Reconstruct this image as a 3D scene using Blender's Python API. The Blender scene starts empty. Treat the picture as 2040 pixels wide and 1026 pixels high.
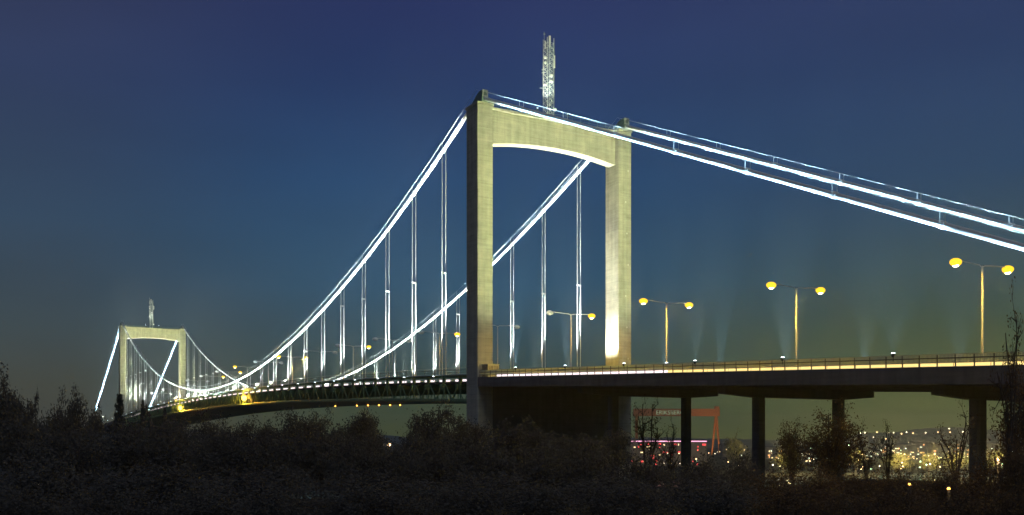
import bpy, math, random
from mathutils import Vector, Matrix
R = math.radians
random.seed(7)
scene = bpy.context.scene
col = scene.collection

# ------------------------------------------------------------------ frame
# camera stands on a wooded slope 33 m above the river; bridge frame: x across, y along, z up from the camera's level
HC = 33.0
F_PX = 1973.2
YAW = 0.524
X0, Y0 = -6.32, 182.4
SP = 417.6           # main span
W = 35.16            # width over the tower legs
LEG, DEP = 3.223, 4.564
HT, HB = 62.24, 55.1
CC = 1.405           # cable plane
CY, SY = math.cos(YAW), math.sin(YAW)

def BW(a, l, h):
    return Vector((X0 - l * SY + a * CY, Y0 + l * CY + a * SY, HC + h))

def bridge_local(x, y):
    dx, dy = x - X0, y - Y0
    return dx * CY + dy * SY, -dx * SY + dy * CY

def PX(x, y, d):                      # photo pixel + depth -> world
    return Vector(((x - 1020) / F_PX * d, d, HC + (874.35 - y) / F_PX * d))

# ------------------------------------------------------------------ materials
def mat(name, color, rough=0.7, metal=0.0, noise=None, emit=None, estr=0.0, bump=0.0):
    m = bpy.data.materials.new(name); m.use_nodes = True
    nt = m.node_tree; b = nt.nodes['Principled BSDF']
    b.inputs['Base Color'].default_value = (*color, 1)
    b.inputs['Roughness'].default_value = rough
    b.inputs['Metallic'].default_value = metal
    if emit:
        b.inputs['Emission Color'].default_value = (*emit, 1)
        b.inputs['Emission Strength'].default_value = estr
    if noise:
        sc, amt = noise
        tc = nt.nodes.new('ShaderNodeTexCoord')
        n = nt.nodes.new('ShaderNodeTexNoise'); n.inputs['Scale'].default_value = sc; n.inputs['Detail'].default_value = 6
        nt.links.new(tc.outputs['Object'], n.inputs['Vector'])
        cr = nt.nodes.new('ShaderNodeValToRGB')
        cr.color_ramp.elements[0].position = .3; cr.color_ramp.elements[1].position = .7
        cr.color_ramp.elements[0].color = (*[c * (1 - amt) for c in color], 1)
        cr.color_ramp.elements[1].color = (*[min(1, c * (1 + amt)) for c in color], 1)
        nt.links.new(n.outputs['Fac'], cr.inputs['Fac']); nt.links.new(cr.outputs['Color'], b.inputs['Base Color'])
        if bump:
            bp = nt.nodes.new('ShaderNodeBump'); bp.inputs['Strength'].default_value = bump
            nt.links.new(n.outputs['Fac'], bp.inputs['Height']); nt.links.new(bp.outputs['Normal'], b.inputs['Normal'])
    return m

def concrete(name, color, lift=2.6):
    """board-formed concrete: casting lifts, rain streaks, mottling"""
    m = bpy.data.materials.new(name); m.use_nodes = True
    nt = m.node_tree; b = nt.nodes['Principled BSDF']; b.inputs['Roughness'].default_value = .85
    tc = nt.nodes.new('ShaderNodeTexCoord')
    sep = nt.nodes.new('ShaderNodeSeparateXYZ'); nt.links.new(tc.outputs['Object'], sep.inputs[0])
    def noise(scale, detail, vec_scale):
        mp = nt.nodes.new('ShaderNodeMapping'); mp.inputs['Scale'].default_value = vec_scale
        nt.links.new(tc.outputs['Object'], mp.inputs['Vector'])
        n = nt.nodes.new('ShaderNodeTexNoise'); n.inputs['Scale'].default_value = scale; n.inputs['Detail'].default_value = detail
        nt.links.new(mp.outputs[0], n.inputs['Vector']); return n.outputs['Fac']
    mott = noise(.6, 8, (1, 1, 1)); streak = noise(1.0, 5, (1.3, 1.3, .05)); board = noise(1.0, 3, (.15, .15, 3.5))
    def math_(op, a, bb):
        n = nt.nodes.new('ShaderNodeMath'); n.operation = op
        for i, v in enumerate((a, bb)):
            if isinstance(v, (int, float)): n.inputs[i].default_value = v
            else: nt.links.new(v, n.inputs[i])
        return n.outputs[0]
    fr = math_('FRACT', math_('DIVIDE', sep.outputs['Z'], lift), 0)
    joint = math_('LESS_THAN', fr, .035)
    s = math_('ADD', math_('MULTIPLY', mott, .45), math_('ADD', math_('MULTIPLY', streak, .42), math_('MULTIPLY', board, .3)))
    s = math_('SUBTRACT', s, math_('MULTIPLY', joint, .09))
    fac = math_('ADD', math_('MULTIPLY', math_('SUBTRACT', s, .65), 1.4), .95)
    mx = nt.nodes.new('ShaderNodeMix'); mx.data_type = 'RGBA'; mx.blend_type = 'MULTIPLY'; mx.inputs[0].default_value = 1
    mx.inputs[6].default_value = (*color, 1); nt.links.new(fac, mx.inputs[7])
    nt.links.new(mx.outputs[2], b.inputs['Base Color'])
    bp = nt.nodes.new('ShaderNodeBump'); bp.inputs['Strength'].default_value = .25; bp.inputs['Distance'].default_value = .05
    nt.links.new(s, bp.inputs['Height']); nt.links.new(bp.outputs['Normal'], b.inputs['Normal'])
    return m

def lamp_mat(name, color, s):
    m = bpy.data.materials.new(name); m.use_nodes = True
    nt = m.node_tree; nt.nodes.remove(nt.nodes['Principled BSDF'])
    e = nt.nodes.new('ShaderNodeEmission'); e.inputs[0].default_value = (*color, 1); e.inputs[1].default_value = s
    nt.links.new(e.outputs[0], nt.nodes['Material Output'].inputs[0]); return m

def leaf_mat(name, c1, c2):
    m = bpy.data.materials.new(name); m.use_nodes = True
    nt = m.node_tree; b = nt.nodes['Principled BSDF']; b.inputs['Roughness'].default_value = .7; b.inputs['Specular IOR Level'].default_value = .15
    g = nt.nodes.new('ShaderNodeNewGeometry')
    cr = nt.nodes.new('ShaderNodeValToRGB'); cr.color_ramp.elements[0].color = (*c1, 1); cr.color_ramp.elements[1].color = (*c2, 1)
    nt.links.new(g.outputs['Random Per Island'], cr.inputs['Fac'])
    nt.links.new(cr.outputs['Color'], b.inputs['Base Color'])
    t = nt.nodes.new('ShaderNodeBsdfTranslucent'); nt.links.new(cr.outputs['Color'], t.inputs[0])
    mx = nt.nodes.new('ShaderNodeMixShader'); mx.inputs[0].default_value = .35
    nt.links.new(b.outputs[0], mx.inputs[1]); nt.links.new(t.outputs[0], mx.inputs[2])
    nt.links.new(mx.outputs[0], nt.nodes['Material Output'].inputs[0]); return m

M = {}
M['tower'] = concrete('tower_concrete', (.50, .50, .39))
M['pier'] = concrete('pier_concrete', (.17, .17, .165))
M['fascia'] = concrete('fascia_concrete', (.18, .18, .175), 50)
M['asphalt'] = mat('asphalt', (.05, .05, .052), .9, noise=(3, .25))
M['steel'] = mat('green_steel', (.17, .34, .17), .55, noise=(1.5, .3))
M['cable'] = mat('cable_paint', (.62, .67, .64), .5, noise=(2, .08))
M['rope'] = mat('hanger_paint', (.68, .72, .70), .45)
M['wire'] = mat('handrope_wire', (.55, .58, .56), .4, .2)
M['saddle'] = mat('saddle_steel', (.16, .24, .20), .5, noise=(2, .25))
M['galv'] = mat('galvanised', (.5, .52, .5), .5, .1, noise=(4, .15))
M['rail'] = mat('rail_paint', (.16, .15, .11), .6, noise=(5, .3))
M['bars'] = mat('bar_paint', (.7, .7, .5), .6)
M['pole'] = mat('pole_paint', (.5, .5, .46), .5, .1)
M['dark'] = mat('dark_housing', (.05, .05, .05), .5)
M['white'] = mat('white_panel', (.75, .75, .70), .5)
M['cabin'] = mat('cabin_sheet', (.45, .38, .20), .6, noise=(2, .25))
M['cabin_frame'] = mat('cabin_frame', (.7, .65, .4), .5)
M['lampY'] = lamp_mat('sodium_lens', (1.0, .62, .03), 1.5); M['lampHot'] = lamp_mat('sodium_bulb', (1, .85, .5), 12)
M['lampOff'] = mat('unlit_lens', (.8, .85, .85), .15)
M['lampW'] = lamp_mat('white_lens', (.75, .9, 1.0), 14.0)
M['lampO'] = lamp_mat('orange_lens', (1.0, .42, .06), 9.0)
M['trailW'] = lamp_mat('trail_glow_white', (1.0, .86, .88), 1.5)  # emission in place of passing car lights, for the added strips
M['trailY'] = lamp_mat('trail_glow_warm', (1.0, .74, .26), 1.3)
M['bark'] = mat('bark', (.06, .05, .04), .9, noise=(6, .4))
M['leafA'] = leaf_mat('leaf_dark', (.08, .082, .074), (.105, .105, .094))
M['leafB'] = leaf_mat('leaf_autumn', (.085, .06, .04), (.15, .105, .055))
M['leafC'] = leaf_mat('leaf_yellow', (.13, .13, .04), (.22, .2, .06))
M['needle'] = leaf_mat('needle_dark', (.05, .06, .052), (.10, .11, .09))

# ------------------------------------------------------------------ mesh builder
class MB:
    def __init__(s): s.v = []; s.f = []; s.mi = []
    def add(s, vs, fs, mi=0):
        b = len(s.v); s.v += [tuple(p) for p in vs]; s.f += [tuple(i + b for i in f) for f in fs]; s.mi += [mi] * len(fs); return s
    def box(s, x0, x1, y0, y1, z0, z1, mi=0):
        return s.add([(x0, y0, z0), (x1, y0, z0), (x1, y1, z0), (x0, y1, z0), (x0, y0, z1), (x1, y0, z1), (x1, y1, z1), (x0, y1, z1)],
                     [(0, 3, 2, 1), (4, 5, 6, 7), (0, 1, 5, 4), (1, 2, 6, 5), (2, 3, 7, 6), (3, 0, 4, 7)], mi)
    def bbox(s, x0, x1, y0, y1, z0, z1, c, mi=0):       # box with chamfered vertical edges
        pts = [(x0 + c, y0), (x1 - c, y0), (x1, y0 + c), (x1, y1 - c), (x1 - c, y1), (x0 + c, y1), (x0, y1 - c), (x0, y0 + c)]
        return s.prism_z(pts, z0, z1, mi)
    def prism_z(s, pts, z0, z1, mi=0):
        n = len(pts)
        return s.add([(x, y, z0) for x, y in pts] + [(x, y, z1) for x, y in pts],
                     [tuple(range(n))[::-1], tuple(range(n, 2 * n))] + [(i, (i + 1) % n, n + (i + 1) % n, n + i) for i in range(n)], mi)
    def prism_x(s, pts, x0, x1, mi=0):                   # pts (y,z)
        n = len(pts)
        return s.add([(x0, y, z) for y, z in pts] + [(x1, y, z) for y, z in pts],
                     [tuple(range(n)), tuple(range(n, 2 * n))[::-1]] + [(i, n + i, n + (i + 1) % n, (i + 1) % n) for i in range(n)], mi)
    def prism_y(s, pts, y0, y1, mi=0):                   # pts (x,z)
        n = len(pts)
        return s.add([(x, y0, z) for x, z in pts] + [(x, y1, z) for x, z in pts],
                     [tuple(range(n)), tuple(range(n, 2 * n))[::-1]] + [(i, n + i, n + (i + 1) % n, (i + 1) % n) for i in range(n)], mi)
    def tube(s, path, r, n=6, mi=0, r2=None, cap=True):
        path = [Vector(p) for p in path]; m = len(path); rings = []
        for i, p in enumerate(path):
            t = (path[min(i + 1, m - 1)] - path[max(i - 1, 0)]).normalized()
            a = Vector((0, 0, 1)) if abs(t.z) < .9 else Vector((1, 0, 0))
            e1 = t.cross(a).normalized(); e2 = t.cross(e1)
            rr = r if r2 is None else r + (r2 - r) * i / max(1, m - 1)
            rings.append([p + (e1 * math.cos(2 * math.pi * k / n) + e2 * math.sin(2 * math.pi * k / n)) * rr for k in range(n)])
        vs = [q for ring in rings for q in ring]; fs = []
        for i in range(m - 1):
            for k in range(n):
                k2 = (k + 1) % n
                fs.append((i * n + k, i * n + k2, (i + 1) * n + k2, (i + 1) * n + k))
        if cap: fs += [tuple(range(n))[::-1], tuple((m - 1) * n + k for k in range(n))]
        return s.add(vs, fs, mi)
    def bar(s, p, q, r, n=4, mi=0): return s.tube([p, q], r, n, mi)
    def ball(s, c, rx, ry, rz, n=8, m=5, mi=0):
        vs = [(c[0], c[1], c[2] - rz)]
        for i in range(1, m):
            th = math.pi * i / m
            for k in range(n):
                ph = 2 * math.pi * k / n
                vs.append((c[0] + rx * math.sin(th) * math.cos(ph), c[1] + ry * math.sin(th) * math.sin(ph), c[2] - rz * math.cos(th)))
        vs.append((c[0], c[1], c[2] + rz)); fs = []
        for k in range(n): fs.append((0, 1 + (k + 1) % n, 1 + k))
        for i in range(m - 2):
            for k in range(n):
                a = 1 + i * n + k; b = 1 + i * n + (k + 1) % n
                fs.append((a, b, b + n, a + n))
        e = len(vs) - 1
        for k in range(n): fs.append((e, 1 + (m - 2) * n + k, 1 + (m - 2) * n + (k + 1) % n))
        return s.add(vs, fs, mi)
    def mesh(s, name, mats, org=(0, 0, 0), smooth=False):
        me = bpy.data.meshes.new(name)
        me.from_pydata([(x - org[0], y - org[1], z - org[2]) for x, y, z in s.v], [], s.f)
        for m in (mats if isinstance(mats, (list, tuple)) else [mats]): me.materials.append(m)
        me.polygons.foreach_set('material_index', s.mi)
        if smooth: me.polygons.foreach_set('use_smooth', [True] * len(s.f))
        me.update(); return me

def tag(o, label=None, cat=None, group=None, kind=None):
    if label: o['label'] = label
    if cat: o['category'] = cat
    if group: o['group'] = group
    if kind: o['kind'] = kind
    return o

ORG = {}
def thing(name, org, label, cat, group=None, bridge=True, rz=0):
    """Empty at the thing's base; org in bridge coordinates, or in world coordinates if bridge is False"""
    o = bpy.data.objects.new(name, None); col.objects.link(o); o.empty_display_size = .3
    o.location = BW(*org) if bridge else Vector(org)
    o.rotation_euler = (0, 0, YAW if bridge else rz)
    ORG[o.name] = org if bridge else (0, 0, 0)
    return tag(o, label, cat, group)
def part(name, mb, mats, parent, smooth=False, label=None):
    o = bpy.data.objects.new(name, mb.mesh(name, mats, ORG[parent.name], smooth)); col.objects.link(o); o.parent = parent
    ORG[o.name] = ORG[parent.name]
    if label: o['label'] = label
    return o
def single(name, mb, mats, org, label, cat, group=None, kind=None, bridge=True, smooth=False):
    o = bpy.data.objects.new(name, mb.mesh(name, mats, org, smooth)); col.objects.link(o)
    o.location = BW(*org) if bridge else Vector(org); o.rotation_euler = (0, 0, YAW if bridge else 0)
    return tag(o, label, cat, group, kind)
def dup(o, parent=None):
    c = o.copy(); col.objects.link(c); c.parent = parent
    for ch in list(o.children): dup(ch, c)
    return c
def spot(name, loc, target, power, color, half, blend=.35, size=.15, parent=None):
    l = bpy.data.lights.new(name, 'SPOT'); l.energy = power; l.color = color; l.spot_size = 2 * half; l.spot_blend = blend; l.shadow_soft_size = size
    o = bpy.data.objects.new(name, l); col.objects.link(o)
    o.location = loc; d = Vector(target) - Vector(loc); o.rotation_euler = d.to_track_quat('-Z', 'Y').to_euler()
    return o

ORDN = 'first second third fourth fifth sixth seventh eighth ninth tenth eleventh twelfth thirteenth fourteenth fifteenth sixteenth seventeenth eighteenth nineteenth twentieth twenty-first twenty-second twenty-third twenty-fourth twenty-fifth twenty-sixth twenty-seventh twenty-eighth'.split()

# ------------------------------------------------------------------ profiles
def Tz(l):                         # top of the main span's truss (walkway edge)
    return 16.75 - 1.04e-4 * (l - 211.1) ** 2 - .12
def Ez(l): return 11.4 + .0437 * l   # top of the viaduct's edge beam, near side
def Ezf(l): return 11.4 - .0437 * (l - SP - DEP)
def cable_z(l):
    if l < 2.3: return 63.9 + .429 * (l - 2.3)
    if l > SP + 2.3:
        return 63.9 - .425 * (l - SP - 2.3)
    return 18.5 + 45.4 * ((l - 211.1) / 208.8) ** 2
LE = SP + 4.564

# ------------------------------------------------------------------ towers
def make_tower(l0, label, far):
    base = -36
    t = thing('bridge_tower', (W / 2, l0 + DEP / 2, base), label, 'bridge tower')
    for a0 in (0, W - LEG):
        m = MB().bbox(a0, a0 + LEG, l0, l0 + DEP, base, HT - .45, .12)
        part('leg', m, M['tower'], t)
        m = MB().bbox(a0 - .18, a0 + LEG + .18, l0 - .18, l0 + DEP + .18, HT - .447, HT, .12)
        part('leg_cap', m, M['tower'], t)
    # arched cross beam
    y0, y1 = l0 + 1.15, l0 + DEP - 1.15
    n = 28; a0, a1 = LEG + .003, W - LEG - .003
    pts = [(a0, HT - .75), ] + [(a0 + (a1 - a0) * i / n, HB + 1.35 * (1 - (2 * i / n - 1) ** 2)) for i in range(n + 1)] + [(a1, HT - .75)]
    part('cross_beam', MB().prism_y(pts, y0, y1), M['tower'], t)
    part('beam_cornice', MB().box(a0, a1, y0 - .45, y1 + .45, HT - .747, HT - .3), M['tower'], t)
    # walkway railing on the beam
    m = MB()
    for yy in (y0 - .1, y1 + .1):
        for zz in (HT + .2, HT + .75): m.bar((a0, yy, zz), (a1, yy, zz), .035)
        for i in range(15): m.bar((a0 + .3 + i * 2.0, yy, HT - .3), (a0 + .3 + i * 2.0, yy, HT + .75), .03)
    part('beam_railing', m, M['saddle'], t)
    # wall between the legs below the deck
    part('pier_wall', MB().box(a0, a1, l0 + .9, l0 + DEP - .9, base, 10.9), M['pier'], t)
    # saddle housings
    for c in (CC, W - CC):
        pr = [(-.25, .0), (-.25, 1.9), (-.1, 2.15), (.5, 2.2), (1.3, 2.05), (2.2, 1.65), (3.1, 1.1), (4.0, .45), (4.5, .0)]
        if far: pr = [(DEP - y, z) for y, z in pr]
        pr = [(l0 + y, HT + z) for y, z in pr]
        s = part('saddle_housing', MB().prism_x(pr, c - .62, c + .62), M['saddle'], t)
        yf = l0 - .26 if not far else l0 + DEP + .26
        e = -1 if not far else 1
        m = MB()
        for dx in (-.45, .45): m.box(c + dx - .1, c + dx + .1, min(yf, yf + e * .12), max(yf, yf + e * .12), HT + .95, HT + 2.2)
        m.box(c - .35, c + .35, min(yf, yf + e * .12), max(yf, yf + e * .12), HT + 1.98, HT + 2.2)
        m.box(c - .35, c + .35, min(yf, yf + e * .12), max(yf, yf + e * .12), HT + .95, HT + 1.15)
        part('saddle_frame', m, M['galv'], s)
        m = MB()
        for dx in (-.7, .7):
            m.bar((c + dx, l0 - .1, HT), (c + dx, l0 - .1, HT + .9), .03); m.bar((c + dx, l0 + DEP, HT), (c + dx, l0 + DEP, HT + .9), .03)
            m.bar((c + dx, l0 - .1, HT + .9), (c + dx, l0 + DEP, HT + .9), .025)
        part('saddle_railing', m, M['saddle'], s)
    # cast ladder-box fittings on the front faces
    for k in range(7): part('fixing_plate', MB().box(W - .95 - .3 * (k % 3), W - .75 - .3 * (k % 3), l0 - .05, l0 - .004, 16 + k * 6.3, 16.3 + k * 6.3), M['white'], t)
    return t
make_tower(0, 'tall near concrete portal tower with floodlit arched cross beam and lattice mast', False)
make_tower(SP, 'small distant concrete portal tower at the far end of the bridge', True)

def make_mast(l0, label, h):
    a = W / 2 - .75
    y = l0 + DEP / 2
    t = thing('antenna_mast', (a, y, HT - .3), label, 'antenna mast')
    r = .75; z0 = HT - .3; z1 = z0 + h
    cor = [(a - r, y - r), (a + r, y - r), (a + r, y + r), (a - r, y + r)]
    for x, yy in cor: part('corner_post', MB().bar((x, yy, z0), (x, yy, z1), .07, 5), M['galv'], t)
    m = MB(); k = 0; dz = 1.15; z = z0
    while z + dz <= z1 + .01:
        for i in range(4):
            p, q = cor[i], cor[(i + 1) % 4]
            m.bar((*p, z + dz), (*q, z + dz), .035); 
            m.bar((*p, z), (*q, z + dz), .035); m.bar((*q, z), (*p, z + dz), .035)
        z += dz
    part('lattice_bracing', m, M['galv'], t)
    def panel(x, yy, zz, w, hh):
        m = MB().bbox(x - w / 2, x + w / 2, yy - .1, yy + .1, zz, zz + hh, .04)
        m.bar((x, yy + .1, zz + hh * .3), (x * .5 + a * .5, y - .3, zz + hh * .3), .03); m.bar((x, yy + .1, zz + hh * .8), (x * .5 + a * .5, y - .3, zz + hh * .8), .03)
        part('panel_antenna', m, M['white'], t)
    panel(a - .35, y - 1.0, z1 - 2.0, .38, 2.2); panel(a + 1.05, y - .5, z1 - 5.6, .25, 2.4); panel(a - 1.15, y - .6, z1 - 2.4, .2, 1.6)
    panel(a + 1.5, y + .5, z1 - 5.2, .18, 1.8)
    def dish(x, yy, zz, rr):
        m = MB().tube([(x, yy + .3, zz), (x, yy, zz)], rr, 12, r2=rr * .92); m.bar((x, yy + .3, zz), (a, y, zz), .05)
        part('dish_antenna', m, M['white'], t, True)
    dish(a - 1.15, y - .8, z1 - 4.0, .32); dish(a - 1.1, y - .8, z1 - 5.0, .25); dish(a + .05, y - 1.1, z1 - 7.4, .36); dish(a + .1, y - 1.1, z1 - 8.5, .34)
    dish(a + 1.2, y - .7, z0 + 2.2, .3); dish(a - 1.1, y - .7, z1 - 9.3, .24)
    m = MB().bar((a - 1.0, y, z1 - .8), (a - 1.0, y, z1 + 1.2), .05); m.bar((a - 1.0, y, z1 - .5), (a - .7, y, z1 - .5), .04); m.box(a - 1.12, a - .88, y - .12, y + .12, z1 + .6, z1 + .95)
    part('whip_aerial', m, M['galv'], t)
    for p_, q_ in (((a - 1.6, y, z1 - 6.3), (a - .7, y, z1 - 6.1)), ((a - 1.6, y, z1 - 6.9), (a - .7, y, z1 - 6.6)), ((a - 2.0, y, z1 - 9.9), (a - .7, y, z1 - 9.7)), ((a + .7, y, z0 + 1.4), (a + 1.5, y, z0 + 1.0))):
        part('side_arm', MB().bar(p_, q_, .045), M['galv'], t)
make_mast(0, 'tall steel lattice antenna mast standing on the near tower', 15.9)
make_mast(SP, 'small lattice antenna mast standing on the distant tower', 15.9)

# ------------------------------------------------------------------ main cables, handropes, posts
SPC = 14.39
HX = [16.9 + SPC * i for i in range(28)]
SX_near = [-13.5 - 13.85 * i for i in range(9)]
SX_far = [SP + 4.6 + 13.5 + 13.85 * i for i in range(9)]
def make_cable(c, side):
    t = thing('main_cable', (c, 0, HT), f'white-lit main suspension cable over the {side} legs of both towers', 'suspension cable', 'main suspension cables')
    ls = [-150 + 4 * i for i in range(38)] + [2.3] + [2.3 + SP * i / 120 for i in range(1, 121)] + [SP + 2.3 + 4 * i for i in range(1, 41)]
    path = [(c, l, cable_z(l)) for l in ls]
    part('cable_strand', MB().tube(path, .34, 12), M['cable'], t, True)
    for dx in (-.42, .42):
        pth = [(x + dx, y, z + 1.3) for x, y, z in path]
        part('hand_rope', MB().tube(pth, .026, 4), M['wire'], t)
    first = None
    for l in SX_near + HX + SX_far:
        z = cable_z(l)
        if first is None:
            l1, z1 = l, z
            first = [part('rope_post', MB().bar((c + dx, l, z - .1), (c + dx, l, z + 1.33), .045), M['wire'], t) for dx in (-.42, .42)]
            sl_ = .429
            first.append(part('cable_clamp', MB().tube([(c, l - .3, z - .3 * sl_), (c, l + .3, z + .3 * sl_)], .42, 12), M['cable'], t))
        else:
            for f in first:
                o = f.copy(); col.objects.link(o); o.parent = t; o.location = (0, l - l1, z - z1)
            sl2 = cable_z(l + .5) - cable_z(l - .5)
            o.matrix_parent_inverse = Matrix()
            pv = Vector((0, l1, z1)) - Vector((0, 0, HT))
            ang = math.atan(sl2) - math.atan(sl_)
            rm = Matrix.Rotation(ang, 4, 'X')
            o.matrix_local = Matrix.Translation(Vector((0, l - 0, z - HT))) @ rm @ Matrix.Translation(-pv)
make_cable(CC, 'nearer'); make_cable(W - CC, 'farther')

hmesh = {}
def hang_parts(i):
    k = i if i < 14 else 27 - i
    if k not in hmesh:
        l = HX[i]; top = cable_z(l); bot = Tz(l) - .35
        a = MB().tube([(0, 0, 0), (0, 0, top - bot)], .08, 6).mesh('hanger_rope', M['rope'])
        b = MB().box(-.5, .5, -.1, .1, -.16, .16).mesh('spacer', M['rope']) if top - bot > 22 else None
        s = MB().tube([(0, 0, 0), (0, 0, .9)], .13, 6).mesh('socket', M['rope'])
        hmesh[k] = (a, b, s, bot)
    return hmesh[k]
for c, side in ((CC, 'nearer'), (W - CC, 'farther')):
    for i in range(28):
        a, b, s, bot = hang_parts(i)
        n, tw = (i, 'near') if i < 14 else (27 - i, 'distant')
        t = thing('hanger', (c, HX[i], bot), f'{ORDN[n]} pair of lit hanger ropes from the {tw} tower on the {side} cable', 'hanger', 'hanger rope pairs')
        for dx in (-.4, .4):
            o = bpy.data.objects.new('hanger_rope', a); col.objects.link(o); o.parent = t; o.location = (dx, 0, 0)
            o = bpy.data.objects.new('socket', s); col.objects.link(o); o.parent = t; o.location = (dx, 0, .02)
        if b:
            o = bpy.data.objects.new('spacer', b); col.objects.link(o); o.parent = t; o.location = (0, 0, 33.2 - bot)

# ------------------------------------------------------------------ decks
def strip(m, ls, zf, a0, a1, dz0, dz1, mi=0):
    """a ribbon box following a height profile along the bridge"""
    n = len(ls); vs = []
    for l in ls:
        z = zf(l); vs += [(a0, l, z + dz0), (a1, l, z + dz0), (a1, l, z + dz1), (a0, l, z + dz1)]
    fs = [(0, 1, 2, 3), tuple(4 * (n - 1) + k for k in (3, 2, 1, 0))]
    for i in range(n - 1):
        b = 4 * i
        for k in range(4):
            k2 = (k + 1) % 4
            fs.append((b + k, b + 4 + k, b + 4 + k2, b + k2))
    m.add(vs, fs, mi)
def seq(a, b, n): return [a + (b - a) * i / n for i in range(n + 1)]

MS0, MS1 = DEP + .35, SP - .35
ml = seq(MS0, MS1, 58)
md = thing('main_span_deck', (W / 2, 211, Tz(211)), 'long arched main span deck with dark green steel trusses', 'bridge deck')
m = MB(); strip(m, ml, Tz, 2.6, W - 2.6, -1.75, -1.25); part('road_slab', m, M['asphalt'], md)
fb = None
for l in seq(MS0 + .3, MS1 - .3, 58):
    if fb is None: lf = l; fb = part('floor_beam', MB().box(1.7, W - 1.7, l - .18, l + .18, Tz(l) - 2.9, Tz(l) - 1.76), M['steel'], md)
    else:
        o = fb.copy(); col.objects.link(o); o.parent = md; o.location = (0, l - lf, Tz(l) - Tz(lf))
m = MB(); strip(m, ml, Tz, 2.2, W - 2.2, -5.35, -5.15); part('lower_deck', m, M['steel'], md)
for c, s in ((CC, -1), (W - CC, 1)):
    m = MB(); strip(m, ml, Tz, c - .28, c + .28, -.62, -.12); part('top_chord', m, M['steel'], md)
    m = MB(); strip(m, ml, Tz, c + s * .3 - .9, c + s * .3 + .9, -.118, 0); part('walkway', m, M['cable'], md)
    m = MB(); strip(m, ml, Tz, c - .28, c + .28, -5.15, -4.7); part('bottom_chord', m, M['steel'], md)
    first = None
    pan = SPC / 2
    ks = [HX[0] + pan * k for k in range(-1, 55)]
    for l in ks:
        if first is None:
            z = Tz(HX[0])
            m = MB(); lz = HX[0]
            m.box(c - .16, c + .16, lz - .55, lz + .55, z - 1.5, z - .621)
            m.box(c - .1, c + .1, lz - .11, lz + .11, z - 4.7, z - 1.5)
            m.prism_x([(lz + .35, z - 1.5), (lz + .58, z - 1.5), (lz + pan / 2 + .12, z - 4.7), (lz + pan / 2 - .12, z - 4.7)], c - .09, c + .09)
            m.prism_x([(lz + pan - .58, z - 1.5), (lz + pan - .35, z - 1.5), (lz + pan / 2 + .12, z - 4.7), (lz + pan / 2 - .12, z - 4.7)], c - .088, c + .088)
            m.box(c - .2, c + .2, lz + pan / 2 - .4, lz + pan / 2 + .4, z - 4.75, z - 4.35)
            first = part('truss_panel', m, M['steel'], md); o = first
        else:
            o = first.copy(); col.objects.link(o); o.parent = md
        o.location = (0, l - HX[0], Tz(l) - z)

def railing(name, ls, zf, a, label, fine):
    t = thing(name, (a, ls[0], zf(ls[0])), label, 'railing')
    h = 1.25
    m = MB(); strip(m, ls, zf, a - .03, a + .03, h - .05, h); part('top_rail', m, M['bars'], t)
    m = MB(); strip(m, ls, zf, a - .05, a + .05, .8, .9); part('middle_rail', m, M['rail'], t)
    m = MB(); strip(m, ls, zf, a - .03, a + .03, .36, .42); part('lower_rail', m, M['rail'], t)
    po = None
    for l in ls:
        if po is None:
            po = part('rail_post', MB().box(a - .05, a + .05, l - .05, l + .05, zf(l), zf(l) + h - .06), M['rail'], t)
        else:
            o = po.copy(); col.objects.link(o); o.parent = t; o.location = (0, l - ls[0], zf(l) - zf(ls[0]))
    if fine:
        m = MB(); L = ls[0]
        while L < ls[-1]:
            z = zf(L); m.box(a - .03, a + .03, L - .03, L + .03, z + .42, z + h - .05); L += .15
        part('rail_bars', m, M['bars'], t)
    return t
VE = -140.0
vl = seq(VE, -.6, 68)
railing('railing', vl, Ez, .12, 'dark steel railing along the nearer edge of the viaduct', True)
railing('railing', seq(VE, -.6, 68), Ez, W - .12, 'steel railing along the farther edge of the viaduct', False)
railing('railing', seq(MS0, MS1, 87), Tz, CC - .95, 'railing along the nearer edge of the long main span', False)
railing('railing', seq(MS0, MS1, 87), Tz, W - CC + .95, 'railing along the farther edge of the long main span', False)

# viaduct
vd = thing('viaduct_deck', (W / 2, -70, Ez(-70)), 'dark concrete approach viaduct deck right of the near tower', 'viaduct')
vls = seq(VE, .0 - .01, 28)
m = MB(); strip(m, vls, Ez, 3.0, W - 3.0, -.55, -.12); part('road_slab', m, M['asphalt'], vd)
m = MB().box(LEG + .05, W - LEG - .05, .0, MS0 - .02, 10.95, 11.25); part('transition_slab', m, M['asphalt'], vd)
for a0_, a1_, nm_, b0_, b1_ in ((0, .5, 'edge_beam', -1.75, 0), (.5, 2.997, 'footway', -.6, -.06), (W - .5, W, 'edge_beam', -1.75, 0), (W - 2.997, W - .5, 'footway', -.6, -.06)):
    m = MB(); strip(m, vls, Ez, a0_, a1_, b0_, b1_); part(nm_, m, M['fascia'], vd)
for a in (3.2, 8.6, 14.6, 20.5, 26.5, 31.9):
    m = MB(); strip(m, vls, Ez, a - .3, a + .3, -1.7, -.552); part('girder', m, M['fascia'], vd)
for a in (17.2, 17.85):
    m = MB(); strip(m, vls, Ez, a, a + .3, -.12, .65); part('median_barrier', m, M['galv'], vd)
    m = MB(); strip(m, ml, Tz, a, a + .3, -1.25, -.5); part('median_barrier', m, M['galv'], md)
m = MB(); strip(m, vls, Ez, W - 3.6, W - 3.4, -.12, .78); part('guard_rail', m, M['galv'], vd)
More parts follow.
